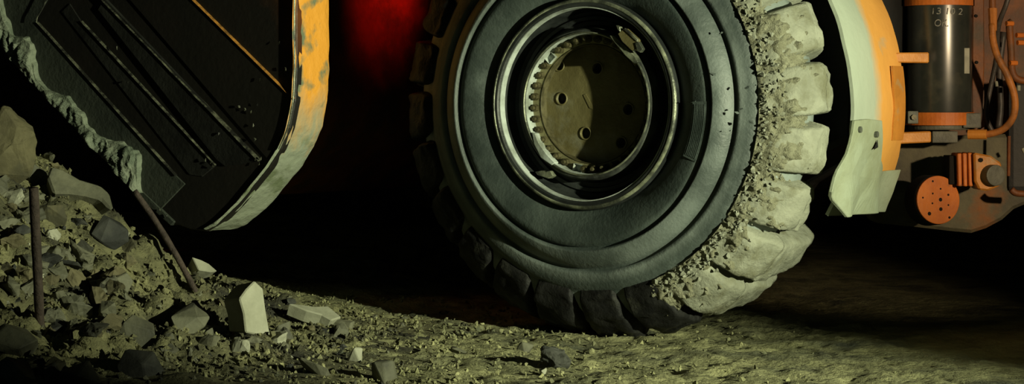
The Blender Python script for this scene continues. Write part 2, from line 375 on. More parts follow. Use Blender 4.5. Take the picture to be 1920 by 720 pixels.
# --- mud caked on the shoulder and in the grooves
def mud_band():
    vs, fs = [], []; nt_, ns = 640, 36
    for i in range(nt_+1):
        th = R_(-112) + R_(165)*i/nt_
        ph = ((th - R_(3.3))/PITCH) % 1.0; gap = 1-sstep(.30, .46, abs(ph-.5)) if False else sstep(.36, .47, abs(((ph+.5) % 1)-.5))
        for j in range(ns+1):
            t = .01 + .72*j/ns
            ro, do = lerp_prof(LO, t); ri, di = lerp_prof(LI, t)
            q = Vector((ro*math.cos(th), do, ro*math.sin(th)))
            big = fbm(q+Vector((4, 2, 1)), 3, 7); fine = fbm(q, 4, 34)
            f = 1.0 + .10*big + .30*fbm(q, 3, 15) + .46*fine*abs(fine)*1.4 + .10*fine - .36*sstep(.38, .72, t + .22*fbm(q+Vector((7, 1, 3)), 2, 9)) - .16*gap*(.4+t*2)
            # bare pockets below some lugs
            for tb, sp in ((-34.2, 1.5), (-49.2, 1.5), (-19.2, .7), (25.8, 1.2), (-4.2, .35)):
                e = abs(th-R_(tb))/(PITCH*.19)
                if e < 1: f -= .75*(1-e*e)*sp*sstep(.22, .48, t)
            f -= 1.3*sstep(R_(-62), R_(-84), th) + .6*sstep(.05, 0, t)*0 + .5*sstep(R_(40), R_(52), th)
            r, d = ri+(ro-ri)*f, di+(do-di)*f
            vs.append((r*math.cos(th), d, r*math.sin(th)))
    for i in range(nt_):
        for j in range(ns): fs.append((i*(ns+1)+j, (i+1)*(ns+1)+j, (i+1)*(ns+1)+j+1, i*(ns+1)+j+1))
    return mesh(vs, fs)
mb = new('mud_crust', mud_band(), M['mud'], wheel, True); mb['kind'] = 'stuff'; mb['label'] = 'yellowish mud caked over tyre shoulder'
def clods(n, seed):
    rn = random.Random(seed); bm = bmesh.new()
    for _ in range(n):
        th = R_(rn.uniform(-66, 42)); t = rn.triangular(.02, .45, .1)
        ro, do = lerp_prof(LO, t); s = rn.uniform(.003, .009)*(1.5 if rn.random() < .12 else 1)
        c = Vector((ro*math.cos(th), do-.004, ro*math.sin(th)))
        pts = [bm.verts.new(c + Vector((rn.gauss(0, 1), rn.gauss(0, .8), rn.gauss(0, 1))).normalized()*s*rn.uniform(.7, 1.2)) for _ in range(8)]
        r = bmesh.ops.convex_hull(bm, input=pts)
        bmesh.ops.delete(bm, geom=list(set(g for g in r['geom_interior'] if isinstance(g, bmesh.types.BMVert))), context='VERTS')
    return bm2me(bm)
cl = new('mud_clods', clods(420, 3), M['lug'], wheel); cl['kind'] = 'stuff'
# small tears and flecks on the sidewall
for i, (px, py, s) in enumerate(((1337, 140, .011), (1402, 165, .012), (1390, 205, .008), (1410, 230, .012), (1300, 190, .010), (1370, 245, .006), (1382, 212, .009), (1352, 62, .008))):
    u, z = PL(px, py, -.046); rn = random.Random(i+50)
    bm = bmesh.new()
    for _ in range(10): bm.verts.new((u+rn.uniform(-1, 1)*s, -.046+rn.uniform(-.6, .5)*s, z+rn.uniform(-.6, .6)*s))
    r = bmesh.ops.convex_hull(bm, input=bm.verts[:]); bmesh.ops.delete(bm, geom=[g for g in r['geom_interior'] if isinstance(g, bmesh.types.BMVert)], context='VERTS')
    new('rubber_fleck', bm2me(bm), M['rubber'], wheel)
# raised information panel on the sidewall
def polar_box(r0, r1, t0, t1, d0, d1, n=12):
    return revolve([(r0, d0), (r1, d0), (r1, d1), (r0, d1)], n, t0, t1, True)
u0, z0 = PL(1322, 190, -.04); u1, z1 = PL(1296, 300, -.04); ta, tb = math.atan2(z1, u1), math.atan2(z0, u0)
new('sidewall_panel', polar_box(.425, .474, ta, tb, -.030, -.0405), M['rubber'], wheel)
for k in range(7):
    r = .431+.006*k
    new('panel_rib', polar_box(r, r+.0026, ta+.02, tb-.02, -.038, -.0425), M['rubber'], wheel)
# --- rim
def ringpart(name, prof, m, closed=True, n=160, par=None, label=None):
    prof = [(r*.962 if r > .29 else r*.975, d) for r, d in prof]
    o = new(name, revolve(prof, n, closed=closed), m, par or wheel, True)
    if label: o['label'] = label
    md = o.modifiers.new('split', 'EDGE_SPLIT'); md.split_angle = R_(38)
    return o
ringpart('rim_flange', [(.374, .02), (.377, -.008), (.373, -.024), (.362, -.031), (.350, -.030), (.343, -.022), (.341, -.006), (.341, .02)], M['rim'], label='black steel rim flange')
ringpart('flange_edge', [(.3725, -.024), (.370, -.0300), (.366, -.0330), (.3615, -.0330), (.359, -.0305), (.360, -.026), (.368, -.024)], M['rim_edge'], label='rubbed bright edge of the rim flange')
ringpart('flange_inner_face', [(.3435, -.024), (.340, -.024), (.338, .004), (.3415, .004)], M['ring'], label='pale inner face of the rim flange')
ringpart('rim_gutter', [(.340, .0), (.336, .03), (.328, .058), (.316, .066), (.312, .058), (.300, .058), (.296, .070), (.278, .072), (.270, .060), (.266, .03)], M['rim'], closed=False, label='dark stepped gutter of the rim')
ringpart('lock_ring', [(.268, .05), (.266, .006), (.260, -.002), (.252, -.004), (.246, .0), (.244, .052), (.25, .06)], M['lock'], label='pale ring around the wheel bolts')
ringpart('ring_lining', [(.2463, .0), (.2448, .0), (.2428, .046), (.2443, .046)], M['ring'], label='pale inner wall of the ring')
ringpart('ring_edge', [(.2535, -.003), (.252, -.0075), (.249, -.0085), (.2463, -.004), (.250, .001)], M['rim_edge'])
ringpart('bolt_flange', [(.246, .046), (.212, .046), (.210, .050), (.210, .11), (.246, .11)], M['bolt_flange'], label='oily olive bolt flange')
ringpart('hub_lip', [(.2115, .049), (.2105, .0445), (.2090, .0432), (.2075, .046), (.2078, .085), (.211, .085)], M['bolt'])
# hub cover with true holes
def hub_cover():
    def hole_poly(c, r, n=14): return [(c[0]+r*math.cos(2*math.pi*k/n), c[1]+r*math.sin(2*math.pi*k/n)) for k in range(n)]
    bm = bmesh.new(); n = 72
    a = [bm.verts.new((.206*math.cos(2*math.pi*k/n), .082, .206*math.sin(2*math.pi*k/n))) for k in range(n)]
    b = [bm.verts.new((v.co.x, .105, v.co.z)) for v in a]
    bm.faces.new(a); bm.faces.new(b[::-1])
    for k in range(n): bm.faces.new((a[k], b[k], b[(k+1) % n], a[(k+1) % n]))
    return bm2me(bm)
DHUB = .082
holes = [PL(1053, 185, DHUB), PL(1098, 250, DHUB), PL(1048, 122, DHUB), PL(1178, 205, DHUB), PL(1120, 128, DHUB), PL(1165, 268, DHUB)]
hub = new('hub_cover', hub_cover(), M['hub'], wheel); hub['label'] = 'olive hub cover plate with round holes'
cut = bmesh.new()
for (hu, hz) in holes:
    mt = Matrix.Translation((hu, DHUB+.004, hz)) @ Matrix.Rotation(R_(90), 4, 'X')
    bmesh.ops.create_cone(cut, cap_ends=True, segments=20, radius1=.0185, radius2=.0185, depth=.036, matrix=mt)
cuto = bpy.data.objects.new('cut', bm2me(cut)); COL.objects.link(cuto); cuto.parent = wheel
md = hub.modifiers.new('b', 'BOOLEAN'); md.object = cuto; md.operation = 'DIFFERENCE'; md.solver = 'EXACT'
bpy.context.view_layer.update()
me2 = bpy.data.meshes.new_from_object(hub.evaluated_get(bpy.context.evaluated_depsgraph_get()))
hub.modifiers.clear(); hub.data = me2; bpy.data.objects.remove(cuto)
for (hu, hz) in holes:
    r = revolve([(.0185, DHUB-.001), (.0195, DHUB-.0035), (.0225, DHUB-.0035), (.0235, DHUB+.001)], 20)
    o = new('hole_collar', r, M['hub'], wheel, True); o.location = (hu, 0, hz)
new('hub_scar', prism([(PL(px, py, DHUB)[0], DHUB-.002, PL(px, py, DHUB)[1]) for px, py in ((1094, 178), (1099, 176), (1110, 196), (1112, 205), (1106, 203))], (0, 1, 0), .004, 0), M['hub'], wheel)
# bolts
def bolt_mesh():
    bm = bmesh.new(); mt = Matrix.Rotation(R_(90), 4, 'X')
    bmesh.ops.create_cone(bm, cap_ends=True, segments=6, radius1=.0130, radius2=.0118, depth=.022, matrix=Matrix.Translation((0, .036, 0)) @ mt)
    bmesh.ops.create_cone(bm, cap_ends=True, segments=10, radius1=.0075, radius2=.0060, depth=.014, matrix=Matrix.Translation((0, .020, 0)) @ mt)
    return bm2me(bm)
bolt = bolt_mesh(); bolt.materials.append(M['bolt'])
NB = 36
for k in range(NB):
    th = 2*math.pi*(k+.35)/NB
    if abs(math.degrees(th)-135) < 5 or abs(math.degrees(th)-257) < 5: continue
    o = new('wheel_bolt', bolt, None, wheel); o.location = (.2225*math.cos(th), 0, .2225*math.sin(th)); o.rotation_euler = (0, -th+.3*k, 0)
# square retainers between the bolts
for deg in (135, 257):
    bm = bmesh.new(); bmesh.ops.create_cube(bm, size=1)
    for v in bm.verts: v.co = Vector((v.co.x*.034, v.co.y*.016, v.co.z*.034))
    top = min(bm.faces, key=lambda f: f.calc_center_median().y)
    r = bmesh.ops.inset_individual(bm, faces=[top], thickness=.009); bmesh.ops.translate(bm, verts=top.verts[:], vec=(0, .012, 0))
    o = new('square_retainer', bm2me(bm), M['ring'], wheel); th = R_(deg); o.location = (.229*math.cos(th), .037, .229*math.sin(th)); o.rotation_euler = (0, -th, 0)
# clamp on the ring, upper right: seat, block, finger
def pring(pts, d, thick): return prism([(PL(x, y, d)[0], d, PL(x, y, d)[1]) for x, y in pts], (0, 1, 0), thick, .002)
c_ = new('valve_bracket', pring(((1142, 66), (1150, 66), (1166, 80), (1190, 105), (1196, 116), (1188, 119), (1172, 104), (1152, 80)), -.030, .03), M['rim_edge'], wheel)
c_['label'] = 'scraped steel bracket on the rim ring'
new('bracket_block', pring(((1158, 63), (1170, 53), (1194, 74), (1192, 92), (1184, 95), (1166, 78)), -.042, .04), M['hub'], wheel)
new('bracket_lip', pring(((1167, 54), (1171, 52), (1196, 74), (1194, 79)), -.046, .012), M['edge'], wheel)
new('bracket_finger', pring(((1190, 80), (1197, 78), (1205, 92), (1200, 99), (1194, 96)), -.046, .02), M['rim_edge'], wheel)
new('bracket_finger', pring(((1154, 47), (1162, 50), (1163, 60), (1159, 58)), -.046, .02), M['rim_edge'], wheel)
new('rim_clip', pring(((1003, 322), (1014, 320), (1022, 322), (1032, 320), (1037, 330), (1028, 335), (1014, 330), (1007, 328)), -.010, .03), M['rim_edge'], wheel)
new('ring_tab', pring(((997, 248), (1003, 250), (1010, 268), (1024, 288), (1040, 305), (1034, 310), (1014, 296), (1001, 270)), -.010, .03), M['ring'], wheel)

# --- bucket (same machine frame, about the wheel centre)
bucket = part('bucket'); OB = -.10
bucket['label'] = 'dark scoured bucket with orange worn back band'
def B(px, py, d=OB): u, z = PL(px, py, d); return Vector((u, d, z))
outer = [(612, -170), (612, 0), (612, 60), (610, 130), (607, 190), (597, 250), (580, 295), (556, 335), (524, 368), (488, 397), (450, 418), (418, 430), (388, 434)]
DB = .226
inner_edge = [(x-59, y) for x, y in outer[:-1]]
inner_edge = [(553, -170), (553, 0), (553, 60), (553, 130), (550, 190), (540, 240), (524, 280), (502, 316), (474, 350), (445, 385), (420, 410), (402, 424), (384, 434)]
plate_out = [(-150, -170), (-60, -60), (2, 72), (60, 148), (130, 222), (200, 296), (262, 366), (318, 418), (352, 430)]
def interp(pts, n=4):
    q = [Vector((*p, 0)) for p in pts]; res = []
    for i in range(len(q)-1):
        for s in range(n): res.append(q[i].lerp(q[i+1], s/n))
    res.append(q[-1]); return [(p.x, p.y) for p in res]
sm = inner_edge
sp = [B(x, y) for x, y in plate_out + sm[::-1]]
o = new('side_plate', prism([p + Vector((0, .012, 0)) for p in sp], (0, 1, 0), .035, .004), M['bucket_paint'], bucket); o['label'] = 'black scoured side plate with traces of orange paint'
# band: the curved outer strip, a solid strip of steel
bi = [B(x, y) for x, y in interp(inner_edge, 3)]
cen = B(250, 60)
vs, fs = [], []; nj = 9
for i, p in enumerate(bi):
    inward = (cen-p); inward.y = 0; inward.normalize()
    for j in range(nj):
        q = p + Vector((0, DB*j/(nj-1), 0))
        q += -inward*(.006*fbm(q, 3, 14) - .010*(1 if j in (0, nj-1) else 0))
        vs.append(q)
    for j in range(nj): vs.append(p + inward*.012 + Vector((0, DB*(nj-1-j)/(nj-1), 0)))
k = 2*nj
for i in range(len(bi)-1):
    for j in range(k): fs.append((i*k+j, i*k+(j+1) % k, (i+1)*k+(j+1) % k, (i+1)*k+j))
fs.append(tuple(range(k))); fs.append(tuple((len(bi)-1)*k+j for j in range(k)))
o = new('back_band', bm_fix(vs, fs), M['band'], bucket, True); o.modifiers.new('split', 'EDGE_SPLIT').split_angle = R_(40)
o['label'] = 'worn orange and bare steel strip along the bucket back'
# shell of the bucket, inboard of the band, thick plate
vs, fs = [], []
sh = [p + (cen-p).normalized()*.13 for p in bi]
for p in sh:
    inward = (cen-p); inward.y = 0; inward.normalize()
    vs += [(p.x, OB+.16, p.z), (p.x, 1.65, p.z), (p.x+inward.x*.03, 1.65, p.z+inward.z*.03), (p.x+inward.x*.03, OB+.16, p.z+inward.z*.03)]
for i in range(len(sh)-1):
    for j in range(4): fs.append((i*4+j, i*4+(j+1) % 4, (i+1)*4+(j+1) % 4, (i+1)*4+j))
fs += [(0, 1, 2, 3), tuple((len(sh)-1)*4+j for j in range(4))]
new('back_shell', bm_fix(vs, fs), M['orange_dim'], bucket, True).modifiers.new('split', 'EDGE_SPLIT').split_angle = R_(40)
o = new('side_plate', prism([Vector((p.x, 1.60, p.z)) for p in sp], (0, 1, 0), .05, .004), M['black'], bucket); o['label'] = 'far side plate of the bucket'
# raised wear plates on the side, each with a scraped edge towards the light
def wear(pts, e0, e1, m, em, h=.024, ew=5):
    new('wear_plate', prism([B(x, y)+Vector((0, .013, 0)) for x, y in pts], (0, -1, 0), h, .003), m, bucket)
    rn = random.Random(int(pts[0][0])); n = 40; vs, fs = [], []
    a, b = B(*e0), B(*e1); tdir = (b-a).normalized(); nrm = Vector((tdir.z, 0, -tdir.x))
    if nrm.x < 0: nrm = -nrm
    for i in range(n+1):
        p = a.lerp(b, i/n) + Vector((0, .013-h, 0)); wd = ew/515*(.45+.75*abs(fbm(p, 3, 9))+.25*rn.random())
        vs += [p + Vector((0, -.003, 0)) - nrm*wd, p + Vector((0, -.006, 0)) - nrm*wd*.4, p + nrm*.004 + Vector((0, .004, 0)), p + nrm*.004 + Vector((0, h-.001, 0))]
    for i in range(n):
        for j in range(3): fs.append((i*4+j, i*4+j+1, (i+1)*4+j+1, (i+1)*4+j))
    o = new('scraped_edge', bm_fix(vs, fs), em, bucket)
wear(((-140, -165), (-55, -55), (8, 72), (66, 146), (136, 220), (205, 293), (262, 356), (300, 392), (345, 345), (325, 326), (200, 190), (68, 45), (66, 36), (90, -6), (130, -90), (90, -165)), (68, 42), (328, 330), M['bucket_dusty'], M['edge'], h=.006, ew=1.4)
new('scraped_edge', tube([B(68, 42, OB-.012), B(71, 30, OB-.012), B(78, 18, OB-.012), B(90, -6, OB-.012)], .0022, 6), M['edge'], bucket)
wear(((112, 22), (128, 6), (150, 40), (403, 310), (376, 332), (352, 328)), (150, 40), (402, 310), M['bucket'], M['edge'], h=.005, ew=1.0)
wear(((182, 18), (196, -4), (486, 302), (420, 312), (405, 300)), (190, -2), (486, 302), M['bucket'], M['edge'], h=.012, ew=3.6)
wear(((232, -10), (300, -80), (360, 0), (549, 186), (536, 232), (505, 290), (498, 298)), (345, -15), (549, 186), M['bucket_paint'], M['edge_orange'], h=.007, ew=1.2)
new('scraped_edge', tube([B(553, -170, OB-.006), B(552, 0, OB-.006), B(552, 130, OB-.006), B(549, 190, OB-.006), B(539, 240, OB-.006), B(523, 280, OB-.006)], .0035, 6), M['rim_edge'], bucket)
for i, (x, y) in enumerate(((386, 300), (400, 312), (396, 304), (478, 300), (486, 306), (490, 296), (448, 200), (460, 205), (470, 210), (482, 195), (487, 150), (523, 80), (475, 235), (478, 262), (410, 252), (218, 90), (240, 155), (535, 130), (300, 395), (312, 405))):
    rn = random.Random(i+7); bm = bmesh.new(); c = B(x, y, OB-.004)
    for _ in range(9): bm.verts.new(c+Vector((rn.uniform(-1, 1)*.005, rn.uniform(-1, 1)*.004, rn.uniform(-1, 1)*.008)))
    r = bmesh.ops.convex_hull(bm, input=bm.verts[:]); bmesh.ops.delete(bm, geom=[g for g in r['geom_interior'] if isinstance(g, bmesh.types.BMVert)], context='VERTS')
    new('mud_splash', bm2me(bm), M['edge'], bucket)
# cutting side edge with caked mud
o = new('side_edge', prism([B(x, y)+Vector((0, .004, 0)) for x, y in ((-150, -172), (-66, -58), (-2, 76), (56, 152), (126, 226), (196, 300), (260, 372), (318, 424), (326, 416), (268, 360), (206, 290), (136, 216), (66, 142), (6, 66), (-52, -62), (-130, -172))], (0, 1, 0), .06, .004), M['bucket_dusty'], bucket)
def lip_mud():
    path = interp([(-60, -60), (-20, 30), (4, 84), (30, 118), (62, 152), (96, 188), (130, 224), (165, 262), (200, 298), (232, 334), (262, 366)], 22)
    wid = lambda s: 29 + 12*math.sin(s*9.1+.2) + 10*math.sin(s*23+1)
    vs, fs = [], []; m_ = 17; n = len(path)
    for i, (x, y) in enumerate(path):
        s = i/(n-1); wpx = max(8, wid(s))*(1 - .75*sstep(.90, 1.0, s))
        dx, dy = .74, -.67
        for j in range(m_):
            t = j/(m_-1)
            ragged = 1 + .5*fbm((x*.03, t*2, 3), 3, 1.3)
            p = B(x+dx*wpx*t*ragged, y+dy*wpx*t*ragged)
            bulge = math.sin(math.pi*min(1, t*1.0+.12))**.6 if 0 < t < 1 else 0
            vv = noise.voronoi(Vector((p.x*26, p.z*9, 2.0)))[0]; hgt = .004 + bulge*(.010+.022*max(-.3, fbm(p, 4, 13)) + .026*min(.6, vv[1]-vv[0]))
            if j in (0, m_-1): hgt = -.03
            vs.append(p + Vector((0, -.012-hgt, 0)))
    for i in range(n-1):
        for j in range(m_-1): fs.append((i*m_+j, i*m_+j+1, (i+1)*m_+j+1, (i+1)*m_+j))
    return bm_fix(vs, fs)
o = new('caked_mud', lip_mud(), M['lipmud'], bucket); o['kind'] = 'stuff'; o['label'] = 'grey green mud caked along the bucket edge'

# --- hidden mass of the machine: axle, frame and boom between wheel and bucket
body = part('frame')
new('axle', cyl((0, .10, 0), (0, 1.5, 0), .17, n=24), M['black'], body)
new('frame_block', prism([(u, .46, z) for u, z in ((-.60, -.62), (.20, -.62), (.35, -.30), (.78, -.12), (.80, 1.2), (-.35, 1.2), (-.62, .5))], (0, 1, 0), .84, .02), M['black'], body)
new('boom_arm', prism([(-.3, 1.0, .75), (-.3, 1.0, 1.0), (-1.2, 1.0, .62), (-1.30, 1.0, .2), (-1.2, 1.0, .1), (-1.05, 1.0, .42)], (0, 1, 0), .14, .015), M['black'], body)

# --- fender behind the wheel: a curved plate round the tyre, with a torn flap
FR = .868
def arc_plate(r0, r1, t0, t1, d0, d1, n=40, wob=0):
    vs, fs = [], []; nd = 16
    for s, r in ((0, r0), (1, r1)):
        for i in range(n+1):
            th = R_(t0 + (t1-t0)*i/n)
            for j in range(nd+1):
                d = d0+(d1-d0)*j/nd
                rr = r + wob*fbm((th*2, d*3, 1), 3, 2)
                if j == 0: d += .010*fbm((th*9, 0, 4), 3, 1)
                vs.append((rr*math.cos(th), d, rr*math.sin(th)))
    w_ = nd+1; half = (n+1)*w_
    for i in range(n):
        for j in range(nd):
            a = i*w_+j; fs.append((a, a+1, a+w_+1, a+w_)); fs.append((half+a, half+a+w_, half+a+w_+1, half+a+1))
    for i in range(n):
        for j in (0, nd):
            a = i*w_+j; fs.append((a, a+w_, half+a+w_, half+a))
    for j in range(nd):
        for i in (0, n):
            a = i*w_+j; fs.append((a, a+1, half+a+1, half+a))
    return bm_fix(vs, fs)
fd = new('fender', arc_plate(FR-.012, FR, -25.5, 75, .255, .705, 60, .008), M['fender'], loader, True); fd.location = (0, 0, WC.z)
fd.modifiers.new('split', 'EDGE_SPLIT').split_angle = R_(45); fd['label'] = 'curved fender plate, pale with dust and orange inboard'
# flap in the machine frame: outline by pixel on the plane u = const behind the fender
def PU(px, py, u):                                         # pixel -> (d, z) on the plane at machine coordinate u
    v = ray(px, py); c = Vector((0, 0, CH)); t = ((WC-c).dot(UX)+u)/v.dot(UX); p = c+v*t-WC
    return Vector((u, p.dot(DX), p.z))
UF = .876
flap_o = [(1597, 226), (1622, 223), (1648, 226), (1651, 262), (1652, 300), (1668, 322), (1691, 318), (1688, 360), (1684, 398), (1652, 400), (1630, 403), (1600, 408), (1590, 385), (1576, 360), (1583, 318), (1590, 288)]
def flap():
    pts = [PU(x, y, UF) for x, y in interp(flap_o, 3)]
    me = prism(pts, (1, 0, 0), .012, .002); bm = bmesh.new(); bm.from_mesh(me)
    bmesh.ops.triangulate(bm, faces=[f for f in bm.faces if len(f.verts) > 4])
    bmesh.ops.subdivide_edges(bm, edges=[e for e in bm.edges if e.calc_length() > .03], cuts=2, use_grid_fill=True)
    for v in bm.verts:
        k = sstep(-.06, -.40, v.co.z)
        v.co.x += -.05*k + .018*k*fbm(v.co, 3, 5) + .02*k*math.sin(v.co.y*30)
    return bm2me(bm)
fp = new('mud_flap', flap(), M['flap'], fd); fp['label'] = 'torn pale mud flap hanging from the fender'
for (x, y) in ((1611, 243), (1642, 252)):
    p = PU(x, y, UF+.012); new('flap_bolt', cyl(p-Vector((.004, 0, 0)), p+Vector((.008, 0, 0)), .0105, n=8), M['grime'], fd)
new('flap_tear', prism([PU(x, y, UF+.0125) for x, y in ((1645, 262), (1646, 276), (1638, 281))], (1, 0, 0), .001, 0), M['holes'], fd)
# orange stiffener down the inboard edge
new('stiffener', arc_plate(FR+.001, FR+.009, -8.2, 8.6, .60, .70, 14), M['orange'], fd)

# --- chassis equipment right of the fender (built in world space, handed to the loader)
LINV = (Matrix.Translation((WC.x, WC.y, 0)) @ Matrix.Rotation(-A, 4, 'Z')).inverted()
def eq(name, me, m, parent=None, smooth=False, label=None):
    if parent is None or parent is loader:
        me.transform(LINV); o = new(name, me, m, loader, smooth)
    else:
        me.transform(LINV); o = new(name, me, m, parent, smooth)
    if label: o['label'] = label
    return o
YO = .34
def PQ(px, py, Y): return P(px, py, Y+YO)
def pb(x0, y0, x1, y1, Y, dep, bv=.004):
    Y += YO; a, b = P(x0, y1, Y), P(x1, y0, Y); return box((a.x, Y, a.z), (b.x, Y+dep, b.z), bv)
def pp(pts, Y, dep, bv=.004): return prism([PQ(x, y, Y) for x, y in pts], (0, 1, 0), dep, bv)
back = eq('chassis_plate', pp([(1600, -190), (2140, -190), (2140, 330), (1960, 380), (1900, 300), (1640, 300)], 8.30, .05), M['orange_dim'], label='grimy rust orange chassis plate behind the reservoir')
low = eq('lower_plate', pp([(1618, 300), (1628, 405), (1640, 418), (1720, 426), (1790, 434), (1822, 437), (1850, 428), (1880, 412), (1902, 392), (1930, 380), (1930, 250), (1690, 258)], 8.14, .10, .012), M['chassis'], label='mud filmed lower chassis plate')
RY = 8.02+YO; rc = P(1761, 100, RY); rr = 61/F*RY
zt, zb = P(0, -20, RY).z, P(0, 214, RY).z
res = eq('reservoir', cyl((rc.x, RY, zb), (rc.x, RY, zt+.2), rr, n=64, bv=.012), M['reservoir'], smooth=True, label='black cylindrical reservoir with chalk writing')
res.modifiers.new('split', 'EDGE_SPLIT').split_angle = R_(40)
def ring_band(z0, z1, r0, r1, t0=0, t1=2*math.pi):
    me = revolve([(r0, z0), (r1, z0), (r1, z1), (r0, z1)], 48, t0, t1, True)
    for v in me.vertices: v.co = Vector((rc.x+v.co.x, RY+v.co.z, v.co.y))
    return me
zz = lambda y: P(0, y, RY-rr).z
eq('clamp_band', ring_band(zz(235), zz(211), rr, rr+.008), M['orange_red'], res, label='orange clamp band under the reservoir')
eq('clamp_band', ring_band(zz(9), zz(-14), rr, rr+.008), M['orange_red'], res, label='orange clamp band at the reservoir top')
eq('base_cap', cyl((rc.x, RY, zz(244)), (rc.x, RY, zb+.005), rr*.93, n=40, bv=.006), M['grime'], res)
eq('clamp_lug', pb(1702, 208, 1722, 232, RY-YO-rr-.022, .05), M['grime'], res)
p = P(1713, 220, RY-rr-.022); eq('clamp_bolt', cyl(p-Vector((0, .010, 0)), p+Vector((0, .01, 0)), .010, n=6), M['bolt'], res)
eq('clamp_lug', pb(1806, 212, 1840, 240, RY-YO-rr+.02, .06), M['grime'], res)
lab = pb(1806, 90, 1818, 138, RY-YO-rr*.78, .004, .001); eq('data_strip', lab, M['silver'], res, label='pale strip on the reservoir side')
# chalk writing bent round the tank
def writing(txt, x0, y0, x1, y1, name='chalk_writing'):
    cu = bpy.data.curves.new('t', 'FONT'); cu.body = txt; cu.size = 1; cu.shear = .12; cu.offset = -.004
    to = bpy.data.objects.new('t', cu); COL.objects.link(to); bpy.context.view_layer.update()
    me = bpy.data.meshes.new_from_object(to.evaluated_get(bpy.context.evaluated_depsgraph_get())); bpy.data.objects.remove(to)
    bm = bmesh.new(); bm.from_mesh(me)
    xs = [v.co.x for v in bm.verts]; ys = [v.co.y for v in bm.verts]; ax, bx_, ay, by_ = min(xs), max(xs), min(ys), max(ys)
    yf = RY-rr
    for v in bm.verts:
        px = x0+(v.co.x-ax)/(bx_-ax)*(x1-x0); py = y1-(v.co.y-ay)/(by_-ay)*(y1-y0) + (px-x0)*.02
        X = (px-HX)/F*yf; dx = max(-.98, min(.98, (X-rc.x)/rr)); ang = math.asin(dx)
        q = (rr+.0012)*Vector((math.sin(ang), -math.cos(ang), 0))
        v.co = Vector((rc.x+q.x, RY+q.y, P(0, py, yf).z))
    bmesh.ops.solidify(bm, geom=bm.faces[:], thickness=.001)
    me.clear_geometry(); bm.to_mesh(me); bm.free(); me.materials.clear()
    eq(name, me, M['chalk'], res, label='white chalk writing')
writing('13 10 2', 1749, 14, 1806, 26)
writing('OK.', 1753, 36, 1778, 49)
# post, bars, blocks
eq('post', pp([(1824, -60), (1845, -60), (1846, 120), (1843, 200), (1850, 235), (1828, 250), (1822, 200)], 8.02, .05), M['orange_dim'], label='grimy orange upright beside the reservoir')
for (x, y) in ((1831, 117), (1830, 30)):
    p = PQ(x, y, 8.02); eq('post_bolt', cyl(p-Vector((0, .006, 0)), p+Vector((0, .004, 0)), .006, n=6), M['holes'], back)
b1 = eq('bracket_bar', pp([(1660, 99), (1742, 98), (1742, 118), (1660, 117)], 7.80, .10), M['orange'], label='orange bracket bar crossing the reservoir')
b2 = eq('bracket_bar', pp([(1656, 250), (1746, 246), (1746, 267), (1656, 271)], 7.82, .12), M['orange'], label='orange bracket bar below the reservoir')
eq('weld_plate', pb(1662, 112, 1684, 124, 7.83, .05), M['orange'], b1)
eq('valve_block', pb(1748, 246, 1796, 268, 7.93, .10), M['grime'], label='grey valve block below the reservoir')
# perforated drum cover, turned a little to the right
def drum():
    c = PQ(1757, 375, 7.90); n_ = Vector((.34, -.93, .06)).normalized(); rad = .0865
    g = eq('drum', cyl(c - n_*.075, c, rad*1.04, rad, n=48, bv=.006), M['holes'], label='black drum behind the perforated cover')
    eq('drum_cover', cyl(c, c + n_*.010, rad*.98, n=48, bv=.003), M['orange_red'], g, label='orange perforated drum cover')
    ex = n_.cross(Vector((0, 0, 1))).normalized()*-1; ez = Vector((0, 0, 1)) - n_*n_.z; ez.normalize()
    if ex.x < 0: ex = -ex
    for (x, y, s) in ((238, 318, 5), (295, 372, 4.5), (235, 404, 4.5), (160, 432, 4.5), (292, 448, 9), (352, 415, 5.5), (230, 473, 4.5), (350, 487, 4.5), (292, 515, 9), (355, 575, 6), (205, 545, 9)):
        q = c + n_*.0102 + ex*((x/3.6+1680-1757)/F*7.9/.94) + ez*(-(y/3.6+250-375)/F*7.9)
        eq('cover_hole', cyl(q - n_*.001, q + n_*.0006, s/3.6*1.5/F*7.9, n=14), M['holes'], g)
drum()
# finned motor with a round dark cap
mt_ = eq('motor', pp([(1826, 286), (1858, 292), (1878, 306), (1876, 348), (1852, 358), (1836, 356), (1828, 340)], 7.86, .14, .006), M['orange'], label='orange motor housing with fins')
for i, x in enumerate((1795, 1805, 1815)):
    eq('fin', pp([(x, 288-i*1), (x+8, 287), (x+9, 350), (x+2, 349)], 7.875+.004*i, .12, .003), M['orange_red'], mt_)
eq('motor_core', pb(1780, 292, 1830, 346, 7.90, .12), M['holes'], mt_)
p = PQ(1868, 329, 7.83); eq('end_cap', cyl(p, p+Vector((-.02, .06, 0)), .037, n=28, bv=.004), M['grime'], mt_, label='dark round cap on the motor')
p = PQ(1839, 300, 7.858); eq('motor_bolt', cyl(p-Vector((0, .005, 0)), p+Vector((0, .01, 0)), .008, n=6), M['holes'], mt_)
